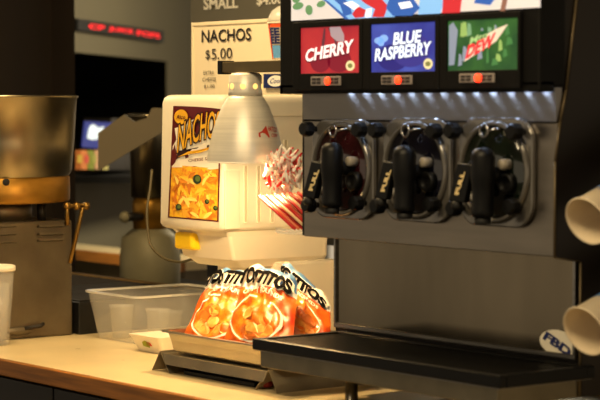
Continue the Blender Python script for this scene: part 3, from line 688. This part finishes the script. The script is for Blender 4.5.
# splash panel
zS = .137; sx0, sx1 = XL+.002, -2.634
mb = MB().box(sx0, sx1, SPY, SPY+.0035, zS, zP+.001, splashm); sp = mb.build('splash_panel', t)
mb = MB().box(sx0, sx1, SPY-.006, SPY, zS, zS+.010, steel, .002); mb.box(sx0, sx0+.005, SPY-.005, SPY, zS+.01, zP-.002, steel); mb.box(sx1-.006, sx1, SPY-.006, SPY, zS+.01, zP-.002, steel); mb.build('splash_frame', t)
mb = MB(); Yk = SPY-.0012; e_ = ell(558,343,19,12.5,.32); mb.prism([at(*p_, Y=Yk) for p_ in e_], V(0,.001,0), paperw)
textY(mb, 'FBD', (542.5,338.5),(568.5,357),(546.5,331), Yk-.0006, navy, bold=.05); tag(mb.build('maker_sticker', t, fix=False), 'white oval sticker reading FBD')
# base and drip tray
tx0, tx1, ty = -3.313, -2.586, 2.42
MB().box(tx0+.012, tx1-.02, ty+.012, 3.12, .074, .107, M('base_steel', (132,124,104), .4, .9, n=.2), .002).build('base', t)
MB().box(tx0+.004, tx1-.006, ty+.004, 2.65, .1075, .1090, steel).build('tray_support', t)
mb = MB(); bw_ = .016
mb.box(tx0, tx1, ty, ty+bw_, .1092, .132, blackp, .003); mb.box(tx0, tx1, 2.634, 2.654, .1092, .132, blackp, .003)
mb.box(tx0, tx0+bw_, ty+bw_, 2.634, .1092, .132, blackp, .002); mb.box(tx1-bw_, tx1, ty+bw_, 2.634, .1092, .132, blackp, .002); mb.box(tx0+bw_, tx1-bw_, ty+bw_, 2.634, .1092, .114, blackr)
dt = mb.build('drip_tray', t)
mb = MB(); k = tx0+bw_+.004
while k < tx1-bw_-.004: mb.box(k, k+.0045, ty+bw_, 2.634, .122, .129, blackp); k += .010
for y_ in (ty+.06, ty+.11, ty+.16): mb.box(tx0+bw_, tx1-bw_, y_, y_+.004, .119, .1225, blackp)
mb.build('grate', dt)
for (lx, ly) in ((at(351.5,392,Y=2.475).x,2.475), (tx1-.10,2.475), (-3.22,3.05), (-2.72,3.05)):
    MB().lathe([(.017,0),(.018,.006),(.0125,.012),(.0125,.0738)], (lx,ly,0), steel, 24).build('leg', t)

# ================================================================== STRAWS
t = thing('straw_holder', 'clear holder of drinking straws fixed to the left side of the drink machine', 'holder', at(284, 230, Y=2.63))
ORG[t.name] = Vector(t.location)
h0 = at(284, 231, Y=2.62)
MB().box(h0.x+.03, XL-.0055, 2.575, 2.579, h0.z-.001, h0.z+.01, clearp).build('front_lip', t)
MB().box(h0.x+.03, XL-.0055, 2.579, 2.69, h0.z-.002, h0.z+.002, clearp).build('tray', t)
r4 = random.Random(11)
wr = M('straw_wrap', (250,240,230), .35, n=0, ns=110, col2=(232,70,60), edge=.46, ew=.05, stretch=(1,1,1)); wr2 = M('straw_clear', (250,244,234), .2, alpha=.75)
stp = M('straw_pink', (236,130,90), .4); stw = M('straw_cream', (240,200,150), .4)
for i in range(12):
    xs = 259+i*3.9; Yy = 2.585+.004*(i%3)
    a = at(xs, 196-.35*i+(i%2), Y=Yy); ex_ = min(xs+36, 304.5); b = at(ex_, 196-.35*i+(ex_-xs)*.92, Y=Yy)
    o = MB().tube([a, b], .0033, [redp, stp, redp, stw][i % 4] if i else redp, 10)
    tag(o.build('drinking_straw', origin=a), 'slanting red or pink drinking straw below the wrapped ones beside the drink machine', 'straw', 'bare straws beside the machine')
for i in range(150):
    ang = r4.uniform(0, 2*PI); rad = math.sqrt(r4.random())
    cx_ = 284+rad*18*math.cos(ang); cy_ = 171+rad*21*math.sin(ang)
    if cx_ > 301: cx_ = 598-cx_ -0
    Yy = r4.uniform(2.592, 2.675); p = at(min(cx_,300), cy_, Y=Yy)
    d = V(r4.uniform(-.6,.6), r4.uniform(-.5,.5), r4.uniform(.3,1)).normalized(); L = r4.uniform(.009,.02)
    if p.x + abs(d.x)*L > XL-.006: p.x = XL-.008-abs(d.x)*L
    pts = [p-d*L, p-d*L*.3+V(r4.uniform(-.003,.003),0,0), p+d*L*.4+V(0,0,r4.uniform(-.003,.003)), p+d*L]
    o = MB().tube(pts, [.0026,.004,.0035,.002], [wr, wr, wr2, wr, wr2, redp, wr][i % 7], 7)
    tag(o.build('wrapped_straw', origin=p), 'red and white wrapped straw in the crinkled bundle right of the lamp shade', 'straw', 'wrapped straws in the bundle')

# ================================================================== CHIP STAND, PAN, BAGS
s0 = at(152, 371, z=0); s1 = at(277, 395, z=0); SYf = 2.545; SYb = 2.83
ap = .046; xa, xb = at(160,352,Y=SYf).x, at(268.5,371,Y=SYf).x
xs0, xs1 = at(152,371,Y=SYf).x, at(277,395,Y=SYf).x
t = thing('sheet_metal_stand', 'folded sheet steel stand with tent shaped ends under the chip pan', 'stand', ((xs0+xs1)/2, 2.68, 0))
th = .0015
def sheet(mb, pr_, y0, y1, m):
    n = len(pr_); top = [V(x_, y0, z_) for x_, z_ in pr_]; bot = [V(x_, y0, z_-th) for x_, z_ in pr_][::-1]
    for i in range(n-1):
        mb.prism([V(pr_[i][0],y0,pr_[i][1]), V(pr_[i+1][0],y0,pr_[i+1][1]), V(pr_[i+1][0],y0,pr_[i+1][1]+th), V(pr_[i][0],y0,pr_[i][1]+th)], V(0,y1-y0,0), m)
standm = M('stand_steel', (178,166,142), .45, .8, n=.25, ns=8)
xi = at(255,387,Y=SYf).x; xo = at(169,370,Y=SYf).x
sheet(m1 := MB(), [(xs0,.0005),(xa,ap),(xo,.0005)], SYf, SYb, standm); m1.build('end_fold', t)
sheet(m1 := MB(), [(xi,.0005),(xb,ap),(xs1,.0005)], SYf, SYb, standm); m1.build('end_fold', t)
m1 = MB().box(xa+.004, xb-.004, SYf+.003, SYb, ap-.005, ap-.003, standm); m1.prism([V(xa+.006,SYf+.004,ap-.003), V(xb-.006,SYf+.004,ap-.003), V(xb-.014,SYf-.004,.020), V(xo-.008,SYf-.004,.020)], V(0,.0015,0), standm)
m1.build('platform', t)
m1 = MB().box(xo+.03, xi-.03, SYf+.02, SYb-.02, 0, .008, blackr); m1.box(xo+.06, xi-.06, SYf+.04, SYb-.04, .008, ap-.0052, blackr); m1.build('foot_block', t)
c = at(264, 388, Y=SYf+.02); mb = MB().sphere((c.x, c.y+.01, .0135), .0125, M('dark_red', (120,24,14), .4), (1,1.3,1)); tag(mb.build('red_cap', origin=(c.x,c.y+.01,0)), 'small dark red cap tucked under the right fold of the stand', 'cap')
# pan
PX0, PX1, PY0, PY1 = at(158,332,Y=2.53).x, -3.372, 2.53, 2.835
pz1 = .097; pz0 = ap+.0025
def rrect(x0, x1, y0, y1, r, n=6):
    pts = []
    for (cx_, cy_, a0) in ((x0+r,y0+r,PI),(x1-r,y0+r,1.5*PI),(x1-r,y1-r,0),(x0+r,y1-r,.5*PI)):
        for k in range(n+1): a_ = a0+.5*PI*k/n; pts.append((cx_+r*math.cos(a_), cy_+r*math.sin(a_)))
    return pts
def pan(mb, x0, x1, y0, y1, z0, z1, m, tap=.012, rim=.010, wall=.0012, r=.02):
    ins = lambda d, rr: rrect(x0+d, x1-d, y0+d, y1-d, rr)
    S = [(ins(rim,r),z1-.003),(ins(0,r),z1-.003),(ins(0,r),z1),(ins(rim+wall,r),z1),(ins(rim+wall+tap-.004,r),z0+.006),(ins(rim+wall+tap+.004,r),z0+wall),
         (ins(rim+tap+.006,r),z0),(ins(rim+tap,r),z0+.004)]
    n = len(S[0][0]); vs = [V(x_,y_,z_) for pts, z_ in S for x_, y_ in pts]; fs = []
    for k in (0,1,2,3,4): fs += [(k*n+i, k*n+(i+1)%n, (k+1)*n+(i+1)%n, (k+1)*n+i) for i in range(n)]
    fs.append([5*n+i for i in range(n)])
    fs += [(6*n+i, 6*n+(i+1)%n, 7*n+(i+1)%n, 7*n+i) for i in range(n)]; fs += [(7*n+i, 7*n+(i+1)%n, (i+1)%n, i) for i in range(n)]; fs.append([6*n+i for i in range(n)][::-1])
    mb.add(vs, fs, m, False); return mb
mb = pan(MB(), PX0, PX1, PY0, PY1, pz0, pz1, pansteel)
tag(mb.build('steel_pan', origin=((PX0+PX1)/2, (PY0+PY1)/2, pz0), bevel=0), 'shallow stainless steel pan holding the orange chip bags', 'pan')

# chip bags
borange = M('bag_orange', (226,112,24), .4, n=0, ns=26, col2=(198,42,14), bump=.2, bs=40, coat=.1, edge=.45, ew=.2)
borange2 = M('bag_yellow', (240,150,40), .28, n=0, ns=30, col2=(222,88,20), bump=.2, bs=40, coat=.1)
bsilver = M('bag_back', (190,160,110), .3, .3, bump=.2, bs=40)
bwhite = M('bag_white', (238,232,220), .3, bump=.15, bs=40); bblue = M('bag_blue', (44,86,150), .3, bump=.2, bs=40, coat=.3, n=0, ns=18, col2=(120,170,210))
bink = M('bag_ink', (14,12,12), .85, spec=.05); bchip = M('bag_chip', (240,172,84), .35, n=0, ns=60, col2=(222,126,44)); bchip2 = M('bag_chip_dark', (200,104,36), .35); bringm = M('bag_ring', (246,238,222), .35)
def bag(name, label, TL, TR, BL, BR, bulge, seed, blue_side=1):
    nz_ = (TR-BL).cross(BR-TL).normalized()
    if nz_.dot(-TL) < 0: nz_ = -nz_
    def S(u, v, e=0, side=1):
        # v up
        p = BL*(1-u)*(1-v)+BR*u*(1-v)+TL*(1-u)*v+TR*u*v
        p += ((BL+BR)-(TL+TR))*.5*(.10*abs(2*u-1)**5*v**6 + .012*math.sin(u*17+seed)*v**8)
        f = (max(0,1-abs(2*u-1)**2.6))**.8*(max(0,1-abs(2*v-1)**5))**.8
        wv = noise.noise(V(u*5+seed, v*5, seed*3.1))*.010 + noise.noise(V(u*11+seed, v*9, seed))*.005
        k = bulge*f + wv*(.35+f)*side
        if v > .92: k += .003*math.sin(u*28+seed)*(v-.92)/.08*side
        nrm = nz_*(1 if side > 0 else -.55)
        return p + nrm*k + nz_*e - V(0,0,.004)*math.sin(u*PI)*v
    root = thing(name, label, 'chips', (BL+BR)/2, 'bags of tortilla chips in the steel pan')
    n = 44; mb = MB()
    for side in (1,-1):
        for reg in range(4):
            pass
        vs = [S(i/n, j/n, 0, side) for j in range(n+1) for i in range(n+1)]
        groups = {}
        for j in range(n):
            for i in range(n):
                u = (i+.5)/n; v = (j+.5)/n
                wob = .02*math.sin(u*9+seed)
                if side < 0: m_ = bsilver
                elif v > .90+wob*.5: m_ = bblue if (u-.5)*blue_side > -.2 else bwhite
                elif v > .70+wob+.06*(u-.5): m_ = bwhite if not ((u-.5)*blue_side > .22 and v > .78) else bblue
                elif (u-.5)**2/.16+(v-.34)**2/.09 < 1: m_ = borange2
                else: m_ = borange
                f_ = (j*(n+1)+i, j*(n+1)+i+1, (j+1)*(n+1)+i+1, (j+1)*(n+1)+i); groups.setdefault(m_, []).append(f_ if side > 0 else f_[::-1])
        base = len(mb.v); mb.v += vs
        for m_, fl in groups.items():
            k = mb.mi(m_)
            for f_ in fl: mb.f.append([q_+base for q_ in f_]); mb.m.append(k); mb.sm.append(True)
    mb.build('bag_body', root, fix=False)
    d = MB()
    def dpoly(pts, m_, e): d.add([S(a_, b_, e) for a_, b_ in pts], [list(range(len(pts)))], m_)
    rg = random.Random(seed*7+1)
    for i in range(9):
        cu = rg.uniform(.28,.72); cv = rg.uniform(.14,.42); r_ = rg.uniform(.07,.11)
        dpoly([(cu+r_*math.cos(q_), cv+r_*.8*math.sin(q_)) for q_ in [2*PI*k/12 for k in range(12)]], bchip if i % 4 else bchip2, .0016+i*.00012)
    N = 48
    for k in range(N):
        a0 = 2*PI*k/N; a1 = 2*PI*(k+1)/N
        if .9 < a0 < 1.7: continue
        p_ = lambda a_, s_: (.5+.40*s_*math.cos(a_), .33+.27*s_*math.sin(a_))
        dpoly([p_(a0,1), p_(a1,1), p_(a1,.93), p_(a0,.93)], bringm, .0042)
    def dtext(s_, u0, v0, w_, h_, m_, e, bold, arc=0, tl=0):
        uv, fs = tmesh(s_, bold, .1); d.add([S(u0+w_*a_, v0+h_*b_+arc*math.sin(a_*PI)+tl*a_, e) for a_, b_ in uv], fs, m_)
    dtext('TOSTITOS', .01,.69,.98,.22, bringm, .0050, .11, .02); dtext('TOSTITOS', .03,.70,.94,.20, bink, .0070, .065, .02)
    dtext('CRISPY ROUNDS', .2,.585,.66,.06, bringm, .0050, .02, .045)
    d.build('print', root, fix=False)
    return root
bag('chip_bag', 'orange chip bag furthest left in the pan, partly covered by its neighbour', at(215,267,Y=2.70), at(266,270,Y=2.76), at(179,345,Y=2.575), at(242,352,Y=2.62), .024, 1, -1)
bag('chip_bag', 'orange chip bag in front at the middle of the pan with a blue top corner', at(250,261,Y=2.675), at(299,275,Y=2.70), at(221,350,Y=2.56), at(291,356,Y=2.575), .026, 2, 1)
bag('chip_bag', 'orange chip bag tilted to the right, hard against the drink machine splash panel', at(283,256,Y=2.80), at(331,298,Y=2.78), at(276,345,Y=2.68), at(330,352,Y=2.67), .024, 3, -1)

# ================================================================== TUB, CUPS, PAPER TRAY, DELI CUP
def tub(mb, x0, x1, y0, y1, z1, m, mr):
    S = [(rrect(x0+.03,x1-.03,y0+.03,y1-.03,.02), .0005),(rrect(x0+.024,x1-.024,y0+.024,y1-.024,.022),.008),(rrect(x0+.008,x1-.008,y0+.008,y1-.008,.022),z1-.012),(rrect(x0+.006,x1-.006,y0+.006,y1-.006,.022),z1)]
    n = len(S[0][0]); vs = [V(a_,b_,z_) for p_, z_ in S for a_, b_ in p_]; fs = [list(range(n))]
    for k in range(3): fs += [(k*n+i, k*n+(i+1)%n, (k+1)*n+(i+1)%n, (k+1)*n+i) for i in range(n)]
    mb.add(vs, fs, m, True); return mb
tz = .124
c0 = at(85,290.5,z=tz); c1 = at(137.5,297,z=tz)
tx0_, tx1_, ty0_, ty1_ = c0.x-.025, c1.x, (c0.y+c1.y)/2, 3.09
t = thing('plastic_tub', 'clear rectangular plastic storage tub on the counter left of the chip pan', 'tub', ((tx0_+tx1_)/2,(ty0_+ty1_)/2,0))
tub(MB(), tx0_, tx1_, ty0_, ty1_, tz-.002, clearp, rimp).build('tub_body', t, fix=False)
mb = MB(); R1 = rrect(tx0_,tx1_,ty0_,ty1_,.026); R2 = rrect(tx0_+.01,tx1_-.01,ty0_+.01,ty1_-.01,.02); n = len(R1)
vs = [V(a_,b_,tz-.005) for a_,b_ in R1]+[V(a_,b_,tz) for a_,b_ in R1]+[V(a_,b_,tz) for a_,b_ in R2]+[V(a_,b_,tz-.005) for a_,b_ in R2]
mb.add(vs, [(k*n+i, k*n+(i+1)%n, ((k+1)%4)*n+(i+1)%n, ((k+1)%4)*n+i) for k in range(4) for i in range(n)], rimp); mb.build('rim', t)
for i, (px, py, hh) in enumerate(((118,337,.085),(136,340,.075),(152,336,.06))):
    c = at(px, py, z=.002); c.y = max(c.y, ty0_+.07); c.x = min(c.x, tx1_-.07)
    c = V(tx0_+.075+.055*(i%2), ty0_+.075+.075*i, .001)
    mb = MB().lathe([(.022,0),(.024,.002),(.031,hh-.004),(.034,hh-.003),(.034,hh)], c, clearc, 32)
    tag(mb.build('portion_cups', origin=c), ['cloudy stack of portion cups nearest the front of the clear tub', 'cloudy stack of portion cups in the middle of the clear tub', 'shortest cloudy stack of portion cups at the back of the clear tub'][i], 'cups', 'portion cup stacks in the clear tub')
# paper boat tray
a = at(134,352,z=0); px0, px1 = -4.17, -4.00
c = at(155, 352, z=.0)
mb = MB(); cxp, cyp = c.x, c.y+.02; 
B0 = rrect(cxp-.05,cxp+.05,cyp-.035,cyp+.05,.008); B1 = rrect(cxp-.068,cxp+.068,cyp-.055,cyp+.07,.008); B2 = rrect(cxp-.066,cxp+.066,cyp-.053,cyp+.068,.008); n = len(B0)
vs = [V(a_,b_,.0005) for a_,b_ in B0]+[V(a_,b_,.042) for a_,b_ in B1]+[V(a_,b_,.042) for a_,b_ in B2]+[V(a_,b_,.0025) for a_,b_ in B0]
mb.add(vs, [list(range(n)), [3*n+i for i in range(n)]]+[(k*n+i, k*n+(i+1)%n, (k+1)*n+(i+1)%n, (k+1)*n+i) for k in range(3) for i in range(n)], paperw)
yg = M('tray_green', (150,160,30), .6)
t = thing('paper_tray', 'white paper food tray with a small yellow mark between tub and chip stand', 'tray', (cxp, cyp, 0)); mb.build('tray_body', t)
mb = MB()
def tr(u, v): # front face
    x_ = cxp-.05+.1*u; b_ = V(x_, cyp-.035, .0005); q_ = V(cxp+(x_-cxp)*1.36, cyp-.055, .042); return b_+(q_-b_)*v+V(0,-.001,0)
mb.add([tr(*p_) for p_ in ((.35,.35),(.6,.3),(.66,.55),(.5,.72),(.38,.6))], [list(range(5))], yg)
mb.add([tr(*p_) for p_ in ((.5,.4),(.72,.42),(.68,.62),(.55,.66))], [list(range(4))], redp); mb.build('printed_mark', t, fix=False)
# tall clear cup at the left edge
c = at(-4, 345, z=0); Zc = (c-V(0,0,CAMZ)).dot(hf)
t = thing('deli_cup', 'tall clear plastic cup with a pale lid at the left edge of the counter', 'cup', (c.x, c.y, 0))
r_ = 20*Zc/F; hc = at(0,268,D=Zc).z
MB().lathe([(r_*.62,.0005),(r_*.66,.003),(r_*.94,hc-.004)], c, clearp, 40).build('cup_body', t)
MB().lathe([(r_*.97,hc-.008),(r_*1.0,hc-.006),(r_*1.0,hc+.004),(r_*.93,hc+.006),(r_*.9,hc+.003)], c, paperw, 40).build('lid', t)
MB().lathe([(r_*.5,.01),(r_*.72,hc*.8)], c, clearc, 32).build('inner_cup', t)

# ================================================================== PAPER CUPS AT THE RIGHT EDGE
def cupstack(px, py, Xc, lab, dirv, rad):
    c_ = at(px, py, X=Xc); ax_ = dirv.normalized()
    root = thing('paper_cup', lab, 'cup', c_, 'paper cups at the right edge')
    R_ = rad; L = .16
    MB().lathe([(R_*.70,L),(R_*.98,.004),(R_,.003),(R_*1.05,.002),(R_*1.06,-.001),(R_*1.03,-.003),(R_*.97,0),(R_*.955,.004),(R_*.69,L-.01)], c_, cupm, 48, ax_).build('cup_body', root)
    m_ = MB(); a_ = ax_.orthogonal().normalized(); b_ = ax_.cross(a_)
    def cm(t_, h_, e=.0012): rr0 = R_*(.98-.28*h_/L)+e; return c_+ax_*h_+(a_*math.cos(t_)+b_*math.sin(t_))*rr0
    rg = random.Random(int(py))
    for k in range(26):
        t0 = 2*PI*k/26; h0_ = .045+.012*rg.random(); h1_ = .075+.02*rg.random()
        m_.add([cm(t0,h0_), cm(t0+.2,h0_+.006), cm(t0+.26,h1_), cm(t0+.05,h1_+.01)], [(0,1,2,3)], blueink if k % 2 else lblue)
    for k in range(26):
        t0 = 2*PI*k/26; m_.add([cm(t0,.11), cm(t0+.25,.11), cm(t0+.25,.14), cm(t0,.14)], [(0,1,2,3)], redp if k % 3 else blueink)
    m_.build('printed_band', root, fix=False)
    # black dispenser tube the cup hangs in
    h = thing('cup_dispenser', 'black cup tube on the drink machine side holding the '+('upper' if py < 260 else 'lower')+' paper cup', 'dispenser', c_+ax_*.1, 'cup tubes on the machine side')
    MB().lathe([(R_*.82,.125),(R_*1.15,.125),(R_*1.15,.40),(R_*.82,.40)], c_, blackp, 40, ax_, closed=True).build('tube', h)
    m_ = MB(); q_ = c_+ax_*.25; m_.box(XR+.0005, q_.x-R_*.8, q_.y-.02, q_.y+.02, q_.z-.015, q_.z+.015, blackp, .002); m_.build('bracket', h)
cupstack(587, 221, -2.49, 'upper cream paper cup lying open end forward at the right edge', V(-.06,.90,.40), .0425)
cupstack(585, 331, -2.50, 'lower cream paper cup lying open end forward beside the drip tray', V(-.04,.90,.38), .0445)
